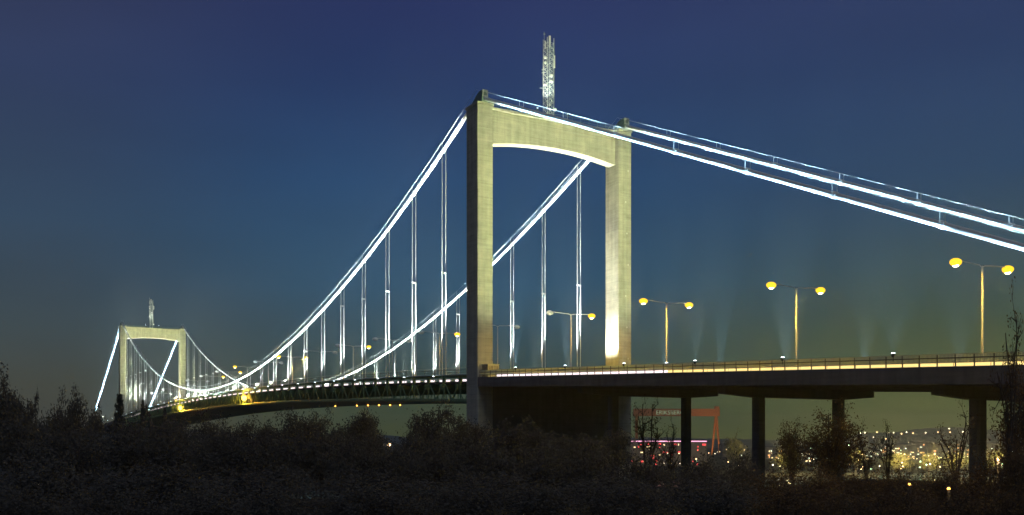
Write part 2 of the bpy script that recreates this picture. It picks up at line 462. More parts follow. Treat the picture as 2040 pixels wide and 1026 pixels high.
# far approach
fd = thing('viaduct_deck', (W / 2, LE + 70, Ezf(LE + 70)), 'approach viaduct deck beyond the distant tower behind trees', 'viaduct')
fl = seq(LE + .01, LE + 150, 20)
m = MB(); strip(m, fl, Ezf, 0, W, -1.75, -.1); part('road_slab', m, M['fascia'], fd)

for k, l in enumerate((-28.7, -62.0, -94.6, -128.0)):
    zt = Ez(l) - 1.75
    nm = ('first', 'second', 'third', 'fourth')[k]
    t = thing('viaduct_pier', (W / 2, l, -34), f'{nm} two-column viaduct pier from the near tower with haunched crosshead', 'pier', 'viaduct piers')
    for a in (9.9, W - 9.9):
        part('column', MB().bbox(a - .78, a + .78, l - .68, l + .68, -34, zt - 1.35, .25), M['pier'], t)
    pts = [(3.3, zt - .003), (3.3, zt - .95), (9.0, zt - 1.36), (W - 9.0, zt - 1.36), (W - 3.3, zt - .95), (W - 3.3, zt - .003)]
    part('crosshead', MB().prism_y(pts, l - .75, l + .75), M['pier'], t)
for k, l in enumerate((LE + 45, LE + 90)):
    zt = Ezf(l) - 1.76
    t = thing('viaduct_pier', (W / 2, l, -34), ('pier of the far approach viaduct nearest the distant tower', 'pier of the far approach viaduct beyond its first one')[k], 'pier')
    for a in (9.9, W - 9.9): part('column', MB().bbox(a - .78, a + .78, l - .68, l + .68, -34, zt, .25), M['pier'], t)

# glowing strips added along the road edges in place of car light trails
def trail_strip(org, ln, mm_, label, grp, slope):
    t = thing('trail_strip', org, label, 'glowing trail strip', grp); t.rotation_euler = (math.atan(slope), 0, YAW)
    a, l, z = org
    part('housing', MB().box(a + .04, a + .16, l, l + ln, z - .02, z + .5), M['dark'], t)  # dark backing of the added strip, not a real lamp body
    part('glow_face', MB().box(a, a + .038, l + .02, l + ln - .02, z + .02, z + .42), mm_, t)
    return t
pw = trail_strip((.3, -10.6, Ez(-10.6) + .02), 3.96, M['trailW'], 'white glowing strip standing in for car light trails near the tower', 'white trail strips', .0437)
py = trail_strip((.3, -94.6, Ez(-94.6) + .02), 3.96, M['trailY'], 'warm glowing strip standing in for car light trails on the right viaduct edge', 'warm trail strips', .0437)
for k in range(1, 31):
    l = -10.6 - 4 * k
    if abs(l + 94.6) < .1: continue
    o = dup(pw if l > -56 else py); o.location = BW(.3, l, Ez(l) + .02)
pm = trail_strip((3.2, HX[0] + .9, Tz(HX[0] + .9) - 1.25), pan - 2.3, M['trailW'], 'white glowing strip standing in for car lights behind the main span truss', 'truss trail strips', 0)
for i, ch in enumerate(pm.children):
    pass
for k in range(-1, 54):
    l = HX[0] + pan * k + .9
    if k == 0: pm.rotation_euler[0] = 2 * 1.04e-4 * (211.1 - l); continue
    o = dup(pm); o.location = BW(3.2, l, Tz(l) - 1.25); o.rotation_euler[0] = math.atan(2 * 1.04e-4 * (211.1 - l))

# ------------------------------------------------------------------ street lamps on the median
def road_z(l):
    if l < 2: return Ez(l) - .12
    if l > LE: return Ezf(l) - .1
    return Tz(l) - 1.25
AH = 4.75
def make_lamp(l, label, mode):
    z = road_z(l); a = W / 2
    t = thing('street_lamp', (a, l, z), label, 'street lamp', 'street lamps along the bridge median')
    part('pole', MB().tube([(a, l, z), (a, l, z + 1.2), (a, l, z + 12.45)], .17, 8, r2=.10), M['pole'], t, True)
    part('arm', MB().tube([(a - AH + .2, l, z + 12.72), (a - 2.5, l, z + 12.62), (a - .5, l, z + 12.5), (a, l, z + 12.3), (a + .5, l, z + 12.5), (a + 2.5, l, z + 12.62), (a + AH - .2, l, z + 12.72)], .065, 6), M['pole'], t, True)
    for s in (-1, 1):
        x = a + s * AH
        h = part('lamp_head', MB().ball((x, l, z + 12.72), .55, .26, .17, 10, 6), M['pole'], t, True)
        part('lens', MB().ball((x, l, z + 12.46), .76, .62, .45, 12, 7), M['lampY'] if (s > 0 and mode) or mode == 2 else M['lampOff'], h, True)
        if (s > 0 and mode) or mode == 2: part('bulb', MB().ball((x, l, z + 12.2), .38, .38, .30, 10, 6), M['lampHot'], h, True)
    return t
LP = [-89.84 + 28.45 * k for k in range(-1, 18)]
lampsrc = {}
nb = sum(1 for l in LP if l < 0)
for k, l in enumerate(LP):
    if l < 0:
        lab = f'{ORDN[nb - 1 - k]} double-armed street lamp on the viaduct counted from the near tower'
    else:
        lab = f'{ORDN[k - nb]} double-armed street lamp past the near tower on the main span'
    mode = 2 if l < -10 or 160 < l < 175 or 215 < l < 235 else (1 if k % 2 == 0 or l > 235 else 0)
    if l > 300: mode = 0
    if mode not in lampsrc: o = lampsrc[mode] = make_lamp(l, lab, mode)
    else:
        o = dup(lampsrc[mode]); o['label'] = lab
    o.location = BW(W / 2, l, road_z(l))
    if k < 12:
        for s in (-1, 1):
            if mode == 0 or (mode == 1 and s < 0): continue
            p = BW(W / 2 + s * AH, l, road_z(l) + 12.05)
            spot('street_lamp_light', p, p + Vector((0, 0, -1)), 24000, (1, .64, .08), R(89), .08, .3)

# ------------------------------------------------------------------ floodlights
WHITE = (.9, 1.0, .97)
fl0 = None
def make_flood(org):
    a, l, z = org
    t = thing('floodlight', org, 'x', 'floodlight', 'floodlights under the main cables')
    part('bracket', MB().bar((a + .5, l, z), (a, l, z + .75), .05).bar((a, l, z + .75), (a, l, z + 1.15), .05), M['dark'], t)
    h = part('lamp_housing', MB().tube([(a, l, z + 1.1), (a, l, z + 1.5)], .14, 10, r2=.24), M['dark'], t)
    part('lens', MB().tube([(a, l, z + 1.502), (a, l, z + 1.56)], .2, 10, r2=.17), M['lampW'], h)
    return t
flist = []
VF = [-13.7 - 15.6 * i for i in range(8)]
for side, c in (('nearer', CC), ('farther', W - CC)):
    for i, l in enumerate(VF): flist.append((c - 1.3, l, Ez(l), c, 7.8, f'{ORDN[i]} floodlight from the near tower on the {side} viaduct railing'))
    for i, l in enumerate(HX):
        n, tw = (i, 'near') if i < 14 else (27 - i, 'distant')
        flist.append((c - 1.85, l + 1.1, Tz(l) - 1.75, c, 7.2, f'{ORDN[n]} cable floodlight from the {tw} tower at the foot of the {side} hangers'))
    for i in range(6):
        l = SP + 12 + i * 18
        flist.append((c - 1.2, l, Ezf(l), c, 9, f'{ORDN[i]} floodlight past the distant tower under the {side} side cable'))
for a, l, z, c, hw, lab in flist:
    if fl0 is None: fl0 = make_flood((a, l, z)); o = fl0
    else: o = dup(fl0)
    o.location = BW(a, l, z); o['label'] = lab
    h = cable_z(l) - z - 1.6
    if h < .6: h = .6
    p = BW(a, l, z + 1.62)
    half = math.atan((hw + (.2 if hw == 7.8 else 1.5)) / h)
    half = max(half, R(9 if hw == 7.8 else 12))
    E_ = 115.0 if hw == 7.8 else 90.0
    P = E_ * 4 * math.pi * (h ** 2 + 3.0)
    spot('cable_light', p, BW(c, l, cable_z(l)), P, WHITE if hw < 7.5 else (.45, .74, 1.0), min(half, R(80)), .45, .15)

def flood_thing(org, label):
    o = dup(fl0); o.location = BW(*org); o['label'] = label; o['group'] = 'tower floodlights'; return o
TW = (.95, 1.0, .50)
for l0, nm in ((0, 'near'), (SP, 'distant')):
    zf = (lambda l: Ez(l)) if l0 == 0 else Tz
    for a, s in ((2.2, 'nearer'), (W - 3.2, 'farther')):
        l = l0 - 52; z = zf(l)
        flood_thing((a, l, z), f'floodlight at the {s} road edge aimed at the {nm} tower front')
        spot('tower_light', BW(a, l, z + 1.65), BW(W / 2 + (a - W / 2) * .5, l0, 43), 175000, TW, R(24), .6, .4)
    for k, (a, y_) in enumerate(((W / 2 - 4, l0 - .3 + 1.4), (W / 2 + 3, l0 + 1.1))):
        flood_thing((a, y_, HT - .3), f'floodlight on the {nm} tower beam at the {("nearer", "farther")[k]} side of its mast')
        spot('mast_light', BW(a, y_ - .4, HT + 1.3), BW(W / 2 - .75, l0 + 2.3, HT + 11), 5500, (.85, 1, .9), R(30), .6, .1)
    zd = road_z(l0 - 1)
    for a, s in ((7.0, 'nearer'), (W / 2, 'middle'), (W - 7.5, 'farther')):
        flood_thing((a, l0 + DEP / 2, zd), f'{s} floodlight on the road below the {nm} tower cross beam')
        spot('soffit_light', BW(a, l0 + DEP / 2, zd + 1.65), BW(a, l0 + DEP / 2, HB), 150000, (1, .98, .80), R(17), .8, .3)
    a = W - LEG - 5.0
    flood_thing((a, l0 + DEP / 2, zd + .2), f'floodlight at the foot of the {nm} tower leg farther from the camera')
    spot('leg_light', BW(a, l0 + DEP / 2, zd + 1.85), BW(W - LEG, l0 + DEP / 2, zd + 14), 46000, (1, .97, .84), R(36), 1.0, .6)

# bright sodium work lights in the truss and small lamps under it
for k, (x, y, c, lab) in enumerate(((362, 813, CC - .6, 'bright orange work lamp low on the truss by the distant tower'), (490, 793, CC - .6, 'bright orange work lamp on the truss near mid span'))):
    l = (264.4, 164.6)[k]; z = (12.8, 13.4)[k]
    t = thing('work_lamp', (c, l, z), lab, 'work lamp')
    part('housing', MB().box(c - .5, c + .5, l - .9, l + .9, z + .7, z + .9), M['dark'], t); part('lens', MB().ball((c, l, z + .1), .8, 1.1, 1.0, 10, 6), M['lampO'], t, True)
    pl = bpy.data.lights.new('work_light', 'POINT'); pl.energy = 9000; pl.color = (1, .48, .05); pl.shadow_soft_size = .6
    o = bpy.data.objects.new('work_light', pl); col.objects.link(o); o.location = BW(c - 1.3, l, z)
for k, l2 in enumerate((124.3, 106.5, 98, 90, 82.4, 75.8)):
    a = W / 2; z = Tz(l2) - 5.36
    t = thing('maintenance_lamp', (a, l2, z), f'{ORDN[5 - k]} small orange lamp from the near tower under the main span', 'lamp', 'lamps under the main span')
    part('stem', MB().bar((a, l2, z), (a, l2, z - .5), .05), M['dark'], t); part('lens', MB().ball((a, l2, z - .6), .2, .2, .18, 8, 5), M['lampO'], t, True)

# equipment cabin beside the near leg
t = thing('equipment_cabin', (2.0, -1.9, 11.35), 'small yellow-lit equipment cabin at the foot of the near tower leg', 'cabin')
part('walls', MB().box(.7, 3.0, -2.6, -.5, 11.35, 13.55), M['cabin'], t)
m = MB()
for x in (.7, 2.92): m.box(x - .02, x + .1, -2.67, -2.603, 11.35, 13.5)
m.box(.8, 2.9, -2.66, -2.603, 13.36, 13.5); m.box(.8, 2.9, -2.66, -2.603, 11.35, 11.5); m.box(1.85, 1.95, -2.65, -2.603, 11.5, 13.36)
part('door_frame', m, M['cabin_frame'], t)
part('roof', MB().box(.6, 3.1, -2.7, -.4, 13.553, 13.68), M['cabin_frame'], t)

# ------------------------------------------------------------------ cars on the roads
def car(org, heading, paint, label):
    t = thing('car', (0, 0, 0), label, 'car', None)
    m = MB()
    low = [(-2.2, .3), (2.15, .3), (2.22, .62), (2.1, .82), (1.05, .95), (-1.75, .98), (-2.18, .9), (-2.25, .6)]
    m.prism_x(low, -.86, .86)
    body = part('body', m, paint, t)
    def cabin_(w0, w1, ys, z0, z1):
        mm = MB(); (a, b, c_, d) = ys
        mm.add([(-w0, a, z0), (w0, a, z0), (w0, d, z0), (-w0, d, z0), (-w1, b, z1), (w1, b, z1), (w1, c_, z1), (-w1, c_, z1)], [(0, 3, 2, 1), (4, 5, 6, 7), (0, 1, 5, 4), (1, 2, 6, 5), (2, 3, 7, 6), (3, 0, 4, 7)]); return mm
    part('windows', cabin_(.8, .66, (-1.6, -1.1, .25, 1.0), .96, 1.40), M['dark'], t)
    part('roof', cabin_(.67, .62, (-1.12, -1.0, .2, .28), 1.402, 1.46), paint, t)
    for x in (-.78, .78):
        for y in (-1.35, 1.35): 
            w = part('wheel', MB().tube([(x - .11, y, .32), (x + .11, y, .32)], .32, 14), M['dark'], t)
    for x in (-.62, .62):
        part('headlight', MB().box(x - .18, x + .18, 2.16, 2.26, .6, .76), M['lampHead'], t)
        part('taillight', MB().box(x - .18, x + .18, -2.28, -2.2, .66, .84), M['lampTail'], t)
    t.location = BW(*org); t.rotation_euler = (0, 0, YAW + (0 if heading > 0 else math.pi))
M['lampHead'] = lamp_mat('headlight', (1, .95, .85), 30); M['lampTail'] = lamp_mat('taillight', (1, .04, .02), 14)
PA = [mat('paint_silver', (.5, .5, .52), .3, .4), mat('paint_red', (.35, .03, .02), .3), mat('paint_white', (.75, .75, .75), .35), mat('paint_blue', (.05, .09, .25), .3)]
for a, l, hd, p, lab in ((6.5, -19, 1, 1, 'red car driving toward the near tower on the viaduct'), (10, -38, 1, 0, 'silver car behind the red car on the viaduct'), (22, -12, -1, 2, 'white car coming off the bridge beside the near tower'), (6.5, -66, 1, 3, 'blue car on the viaduct below the street lamps'), (25, -80, -1, 0, 'silver car on the farther lanes of the viaduct')):
    car((a, l, road_z(l) + .005), hd, PA[p], lab)

# ------------------------------------------------------------------ ground, river, far bank
def smooth(a, b, x):
    t = min(1, max(0, (x - a) / (b - a))); return t * t * (3 - 2 * t)
def ground_z(x, y):
    a, l = bridge_local(x, y)
    D = math.hypot(x, y)
    h = -2.0 - .042 * min(D, 130)
    h += 1.2 * math.sin(x * .07 + 1) * math.sin(y * .06) * smooth(15, 60, D)
    s = smooth(-45, -2, l)
    h = h * (1 - s) + (-35.5) * s
    if l > 380:
        s2 = smooth(428, 470, l); h = -35.5 + s2 * (4.5 + 6 * smooth(470, 1400, l))
    return HC + h
m = MB(); gs = []
xs = [-3000, -2000, -1200, -700] + [-420 + 12 * i for i in range(76)] + [700, 1100, 1700, 2600, 4000]
ys = [-60 + 11 * i for i in range(80)] + [900, 1000, 1200, 1500, 2000, 2700, 3400]
idx = {}
for j, y in enumerate(ys):
    for i, x in enumerate(xs): m.v.append((x, y, ground_z(x, y)))
nx = len(xs)
for j in range(len(ys) - 1):
    for i in range(nx - 1):
        m.f.append((j * nx + i, j * nx + i + 1, (j + 1) * nx + i + 1, (j + 1) * nx + i)); m.mi.append(0)
M['earth'] = mat('rough_grass', (.035, .035, .028), 1, noise=(.3, .4)); M['earth'].node_tree.nodes['Principled BSDF'].inputs['Specular IOR Level'].default_value = 0
o = single('ground', m, M['earth'], (0, 0, 0), 'dark wooded slope and river banks', 'ground', kind='structure', bridge=False, smooth=True)
M['water'] = mat('river_water', (.01, .015, .02), .12, noise=(.05, .1), bump=.15)
single('river', MB().add([(-3300, -100, 0), (4300, -100, 0), (4300, 3400, 0), (-3300, 3400, 0)], [(0, 1, 2, 3)]), M['water'], (0, 0, 0), 'dark river under the bridge', 'river', kind='structure', bridge=False)

M['hill'] = mat('hill_woods', (.05, .06, .04), .95, noise=(.02, .4))
def hill(prof, d, depth, label):
    """ridge following (photo x, photo y) heights at distance d; rounded front and back"""
    m = MB(); n = len(prof); rng = random.Random(int(d))
    fine = []
    for i in range(n - 1):
        for k in range(14):
            t = k / 14; fine.append((prof[i][0] + (prof[i + 1][0] - prof[i][0]) * t, prof[i][1] + (prof[i + 1][1] - prof[i][1]) * t + rng.uniform(-1.0, 1.0)))
    fine.append(prof[-1])
    rows = 7; nn = len(fine)
    for r in range(rows):
        u = r / (rows - 1); f_ = math.sin(math.pi * u) ** .7
        for x, y in fine:
            p = PX(x, y, d); q = p.copy(); q.y += (u - .5) * depth; q.z = 1 + (p.z - 1) * f_
            m.v.append(tuple(q))
    for r in range(rows - 1):
        for i in range(nn - 1):
            m.f.append((r * nn + i, r * nn + i + 1, (r + 1) * nn + i + 1, (r + 1) * nn + i)); m.mi.append(0)
    single('hill', m, M['hill'], (0, 0, 0), label, 'hill', kind='structure', bridge=False)
hill([(1640, 885), (1690, 872), (1730, 862), (1790, 862), (1812, 857), (1850, 853), (1900, 851), (1940, 854), (2040, 862), (2200, 880)], 2500, 700, 'dark wooded hill with lamps along its ridge')
hill([(600, 882), (700, 872), (745, 866), (790, 868), (860, 876), (960, 874), (1150, 874), (1300, 871), (1420, 874), (1560, 876), (1640, 884)], 3000, 600, 'low dark ridge on the horizon beneath the bridge')
hill([(-400, 860), (-100, 850), (60, 846), (200, 850), (380, 856), (520, 866), (620, 880)], 2600, 600, 'low dark hill behind the distant tower')

# ------------------------------------------------------------------ city on the far bank
M['brick'] = mat('building_wall', (.16, .14, .12), .9, noise=(.2, .2))
M['roof'] = mat('building_roof', (.06, .06, .06), .9)
M['winO'] = lamp_mat('window_orange', (1, .45, .15), 1.6); M['winW'] = lamp_mat('window_warm', (1, .72, .36), 2.0); M['winC'] = lamp_mat('window_cool', (.85, 1, .8), 2.0); M['winR'] = lamp_mat('window_red', (1, .08, .08), 1.6)
wm = {k: MB().box(-1.1, 1.1, -.12, 0, 0, 1.7).mesh('window', M[k]) for k in ('winW', 'winC', 'winR', 'winO')}
def building(x, w_px, top, d, label, kinds, nwin, rng):
    p = PX(x, top, d); w = w_px / F_PX * d; z0 = 2.0
    zb = ground_z(p.x, p.y) - .5
    t = thing('building', (p.x, p.y, zb), label, 'building', None, bridge=False)
    H = max(6, p.z - zb); dp = w * .7
    part('walls', MB().box(-w / 2, w / 2, 0, dp, 0, H), M['brick'], t)
    r = part('roof', MB().prism_x([(-.4, H), (dp + .4, H), (dp * .5, H + 2.2)], -w / 2 - .4, w / 2 + .4), M['roof'], t)
    cells = [(cx, cz) for cx in seq(-w / 2 + 2.2, w / 2 - 2.2, max(1, int(w / 4.2))) for cz in [2 + 3.1 * k for k in range(max(1, int((H - 3) / 3.1)))]]
    rng.shuffle(cells)
    for cx, cz in cells[:nwin]:
        cx += rng.uniform(-.8, .8); cz += rng.uniform(-.6, .6)
        o = bpy.data.objects.new('window', wm[rng.choice(kinds)]); col.objects.link(o); o.parent = t; o.location = (cx, -.003, cz); o.scale = (rng.uniform(.5, 1.9), 1, rng.uniform(.6, 1.3))
    return t, w, H
rng = random.Random(3)
t, w, H = building(1330, 156, 878, 1100, 'long low building washed in red light below the crane', ['winR', 'winR', 'winW'], 34, rng)
o = part('roof_light', MB().box(-w / 2, w / 2, -.5, -.004, H - 1.1, H - .1), lamp_mat('pink_tube', (1, .42, .62), 2.2), t)
BL = [(1462, 46, 886, 1500, 'pale lit building left of the second viaduct column'), (1545, 42, 892, 1400, 'lit building just right of the second viaduct column'), (1580, 26, 884, 1750, 'narrow lit block between two dark bushes'), (1612, 40, 897, 1250, 'low lit building behind the big brown bush'), (1700, 36, 886, 1600, 'red-lit building at the foot of the wooded hill'), (1728, 30, 893, 1350, 'squat building with warm windows below the hill lamps'), (1760, 34, 884, 1700, 'building with warm windows halfway along the hill foot'), (1800, 46, 886, 1500, 'broad lit building under the middle of the hill'), (1842, 40, 880, 1650, 'bright building with greenish windows under the hill'), (1882, 44, 884, 1450, 'long bright building near the right foot of the hill'), (1918, 26, 878, 1550, 'tall narrow lit building beside the third column'), (1990, 60, 884, 1300, 'brightest lit building right of the third column'), (2035, 40, 890, 1250, 'lit building at the edge behind the leafy shrub'), (1660, 34, 902, 1200, 'dim building behind the trunk of the round bush'), (1290, 40, 896, 1250, 'small dark waterfront building in front of the red one')]
for x, w_, tp, d, lab in BL:
    building(x, w_, tp, d, lab, ['winW', 'winO', 'winO', 'winC'] if x > 1500 else ['winW', 'winC'], 11, rng)

# small lamps of the city: pole and glowing lantern
def city_lamp(matl):
    t = thing('city_lamp', (0, 0, 0), 'x', 'street lamp', 'far city street lamps', bridge=False)
    part('pole', MB().tube([(0, 0, -9), (0, 0, 0)], .12, 5), M['dark'], t); part('lantern', MB().ball((0, 0, 0), .75, .75, .6, 8, 5), matl, t, True)
    return t
cl = [city_lamp(lamp_mat('lantern_white', (1, .88, .62), 5)), city_lamp(lamp_mat('lantern_warm', (1, .6, .28), 6)), city_lamp(lamp_mat('lantern_green', (.6, 1, .6), 5))]
used = [0, 0, 0]
def put_lamp(x, y, d, k, label, s=1.0, grp='far city street lamps'):
    o = cl[k] if not used[k] else dup(cl[k]); used[k] = 1
    o.location = PX(x, y, d); o.scale = (s, s, s); o['label'] = label; o['group'] = grp
for i, (x, y, k) in enumerate(((1714, 863, 0), (1723, 862, 0), (1747, 861, 1), (1770, 862, 0), (1780, 862, 0), (1796, 864, 1), (1806, 861, 0), (1819, 863, 1), (1844, 862, 0), (1869, 861, 1), (1893, 861, 1), (1891, 854, 0), (1918, 860, 0))):
    put_lamp(x, y, 2100, k, 'lamp in the row along the wooded hill ridge', 2.0, 'lamps along the hill ridge')
put_lamp(1740, 871, 1900, 0, 'white lamp alone partway up the wooded hill', 1.4); put_lamp(1765, 874, 1900, 1, 'orange lamp alone partway up the wooded hill', 1.7); put_lamp(1692, 887, 1500, 2, 'bright green lamp at the left foot of the hill', 2.0)
put_lamp(1834, 920, 1000, 2, 'green-white lamp in front of the bright buildings', 1.7); put_lamp(775, 886, 900, 1, 'bright orange lamp in the gap between the dark trees', 2.2); put_lamp(763, 886, 1000, 0, 'small white lamp just left of the orange lamp', .9)
for i in range(150):
    k = rng.choice((0, 0, 1, 1, 2))
    if i < 88: x = rng.uniform(1690, 2035); y = 880 + 58 * rng.random() ** .8
    elif i < 124: x = rng.uniform(1525, 1690); y = rng.uniform(876, 930)
    else: x = rng.uniform(1265, 1500); y = rng.uniform(890, 930)
    d = 33 * F_PX / (y - 874.35 + 20) * rng.uniform(.8, 1.0)
    d = min(1900, max(870, d))
    put_lamp(x, y, d, k, ('small white city lamp in the lights across the river', 'small orange city lamp in the lights across the river', 'small green city lamp in the lights across the river')[k], rng.uniform(.4, 1.05), ('white city lamps', 'orange city lamps', 'green city lamps')[k])
for x, y, k, d, lab in ((205, 830, 0, 420, 'lamp between the trees right of the distant side cable'), (82, 857, 0, 300, 'brightest of three small lamps among the left trees'), (76, 857, 1, 300, 'middle of three small lamps among the left trees'), (70, 856, 1, 300, 'dimmest of three small lamps among the left trees'), (95, 872, 0, 300, 'lamp below the three small lamps among the left trees'), (152, 860, 1, 320, 'lamp under the tall tree left of the side cable')):
    put_lamp(x, y, d, k, lab, .3 if d > 310 else .3)

for x, y, k, d, lab in ((52, 949, 1, 62, 'pinkish lamp low among the dark left bushes'), (60, 966, 0, 62, 'white lamp just below the pinkish lamp'), (76, 966, 0, 62, 'fainter white lamp beside the one below the pinkish lamp'), (668, 997, 0, 60, 'single tiny white lamp in the dark bushes near the bottom'), (799, 913, 2, 140, 'faint green lamp at the foot of the lit gap')):
    put_lamp(x, y, d, k, lab, .055 if d < 100 else .14)
# gantry crane
M['crane'] = mat('crane_orange', (.5, .17, .04), .6, noise=(.5, .15))
d = 1620
p0, p1 = PX(1262, 822, d), PX(1433, 822, d)
cp = PX(1424, 905, d)
t = thing('gantry_crane', (cp.x, cp.y, ground_z(cp.x, cp.y)), 'big orange gantry crane across the river seen under the viaduct', 'crane', bridge=False)
zb = ground_z(cp.x, cp.y)
gx0, gx1 = p0.x - cp.x, p1.x - cp.x; gz0 = PX(0, 829, d).z - zb; gz1 = PX(0, 814.5, d).z - zb
g = part('girder', MB().box(gx0, gx1, -4, 4, gz0, gz1).box(gx1 - 8, gx1 - 1, -5, 5, gz1 + .01, gz1 + 4), M['crane'], t)
sx = 1.0
for x_, nm in ((-1.0, 'leg'), (7.5, 'leg')):
    part('leg', MB().tube([(2.0 + (x_ - 2) * .1, 0, gz0), (x_ - 4.2 if x_ < 0 else x_ + .5, 0, .2)], 2.2, 6, r2=1.4), M['crane'], t)
part('leg', MB().tube([(gx0 + 5, 0, gz0), (gx0 + 5, 0, .2)], 2.6, 6), M['crane'], t)
tx = bpy.data.curves.new('letters', 'FONT'); tx.body = 'ERIKSBERG'; tx.size = 9.5; tx.extrude = .1
to = bpy.data.objects.new('lettering_source', tx); col.objects.link(to)
me = bpy.data.meshes.new_from_object(to.evaluated_get(bpy.context.evaluated_depsgraph_get())); bpy.data.objects.remove(to)
me.materials.clear(); me.materials.append(lamp_mat('lettering_pale', (.75, 1, .6), .3))
o = bpy.data.objects.new('lettering', me); col.objects.link(o); o.parent = g; o.rotation_euler = (R(90), 0, 0)
tp = PX(1306, 0, d); o.location = (tp.x - cp.x, -4.2, gz0 + 2.6)
for x_, h_, in ((gx1 - 30, 0),):
    spot('crane_light', Vector((cp.x - 10, cp.y - 60, zb + 3)), Vector((cp.x, cp.y, zb + 40)), 95000, (1, .62, .3), R(40), .6, 1)

# ------------------------------------------------------------------ trees
def leaf_quad(m, c, s, rng):
    n = Vector((rng.gauss(0, 1), rng.gauss(0, 1), rng.gauss(0, 1))).normalized()
    a = n.orthogonal().normalized(); b = n.cross(a); th = rng.uniform(0, 6.28)
    u = a * math.cos(th) + b * math.sin(th); v = n.cross(u)
    u *= s; v *= s * .55
    m.add([c - u, c - v + n * s * .15, c + u, c + v + n * s * .15], [(0, 1, 2, 3)])
def tree_meshes(kind, H, Rr, leaves, lm, seed, ls=.2):
    rng = random.Random(seed); tr = MB(); cr = MB()
    tips = []
    if kind == 'conifer':
        tr.tube([(0, 0, -2), (0, 0, H)], .16, 6, r2=.02)
        n = int(H * 3.2)
        for i in range(n):
            z = H * (.12 + .86 * i / n); L = Rr * (1 - i / n) ** .8 + .15
            for k in range(6):
                a = rng.uniform(0, 6.28); ln = L * rng.uniform(.65, 1.1)
                e = Vector((math.cos(a) * ln, math.sin(a) * ln, z - .18 * ln))
                tr.bar((0, 0, z), e, .025, 3)
                for j in range(max(2, int(leaves / (n * 6)))):
                    t_ = rng.uniform(.15, 1.05); c = Vector((0, 0, z)).lerp(e, t_) + Vector((rng.gauss(0, .1), rng.gauss(0, .1), rng.gauss(-.05, .08)))
                    leaf_quad(cr, c, ls * rng.uniform(.6, 1.2), rng)
        return tr.mesh('trunk', M['bark']), cr.mesh('crown', lm)
    trunk_h = H * .3
    tr.tube([(0, 0, -2.5), (0, 0, trunk_h * .5), (rng.uniform(-.2, .2), rng.uniform(-.2, .2), trunk_h)], .035 * H * .6, 7, r2=.018 * H * .8)
    nl = 9 if kind != 'bare' else 8
    for i in range(nl):
        a = 6.28 * i / nl + rng.uniform(-.4, .4); up = rng.uniform(.35, 1.0)
        if kind == 'slim': rad = Rr * rng.uniform(.3, .9)
        else: rad = Rr * math.cos(up * 1.25) * rng.uniform(.75, 1.1)
        b0 = Vector((0, 0, trunk_h * rng.uniform(.6, 1.0)))
        e = Vector((math.cos(a) * rad, math.sin(a) * rad, H * (.35 + .6 * up)))
        mid = b0.lerp(e, .5) + Vector((rng.uniform(-.4, .4), rng.uniform(-.4, .4), .08 * H))
        tr.tube([b0, mid, e], .012 * H, 5, r2=.005 * H)
        for j in range(7):
            s = b0.lerp(mid, rng.uniform(.4, 1)) if rng.random() < .35 else mid.lerp(e, rng.uniform(0, 1))
            L = Rr * rng.uniform(.22, .5)
            d_ = (Vector((rng.gauss(0, 1), rng.gauss(0, 1), rng.gauss(.5, .7)))).normalized()
            q = s + d_ * L
            tr.tube([s, q], .005 * H, 4, r2=.002 * H)
            tips.append((s.lerp(q, .4), .12)); tips.append((q, .2))
            for k in range(3):
                q2 = q + (d_ * .5 + Vector((rng.gauss(0, .6), rng.gauss(0, .6), rng.gauss(.3, .5)))).normalized() * L * .6
                tr.tube([q, q2], .0025 * H, 3, r2=.0012 * H)
                tips.append((q2, .16))
    n = len(tips)
    clumps = []
    if kind == 'broad':
        for i in range(16):
            u = rng.uniform(-1, 1); th = rng.uniform(0, 6.28); q = math.sqrt(1 - u * u); k_ = rng.uniform(.55, .86)
            clumps.append((Vector((math.cos(th) * q * Rr * k_, math.sin(th) * q * Rr * k_, H * (.62 + .30 * u * k_))), rng.uniform(.16, .30) * Rr))
        for c, r_ in clumps: tr.tube([(0, 0, trunk_h), Vector((0, 0, trunk_h)).lerp(c, .55) + Vector((0, 0, .04 * H)), c], .009 * H, 4, r2=.003 * H)
    for i in range(leaves):
        if clumps and rng.random() < .62:
            c, r_ = clumps[rng.randrange(len(clumps))]
            leaf_quad(cr, c + Vector((rng.gauss(0, r_), rng.gauss(0, r_), rng.gauss(0, r_ * .8))), ls * rng.uniform(.6, 1.25), rng); continue
        c, sg = tips[rng.randrange(n)]; sg = sg * Rr * .6
        leaf_quad(cr, c + Vector((rng.gauss(0, sg), rng.gauss(0, sg), rng.gauss(0, sg * .85))), ls * rng.uniform(.6, 1.25), rng)
    return tr.mesh('trunk', M['bark']), cr.mesh('crown', lm)
TV = {
 'broad': [tree_meshes('broad', 12, 3.6, 7500, M['leafA'], s, .18) for s in (1, 2, 3, 4)],
 'slim': [tree_meshes('slim', 12, 1.8, 2600, M['leafA'], s, .17) for s in (11, 12)],
 'conifer': [tree_meshes('conifer', 12, 2.3, 4200, M['needle'], s, .17) for s in (21, 22)],
 'autumn': [tree_meshes('broad', 9, 3.2, 6500, M['leafB'], s, .13) for s in (31, 32)],
 'bush': [tree_meshes('broad', 5, 2.8, 4200, M['leafA'], s, .12) for s in (41, 42)],
 'autumnbush': [tree_meshes('broad', 5, 2.6, 3600, M['leafB'], s, .10) for s in (51, 52)],
 'bare': [tree_meshes('bare', 9, 2.4, 900, M['leafB'], s, .09) for s in (61, 62)],
 'yellow': [tree_meshes('broad', 9, 3.0, 3200, M['leafC'], 71, .17)],
}
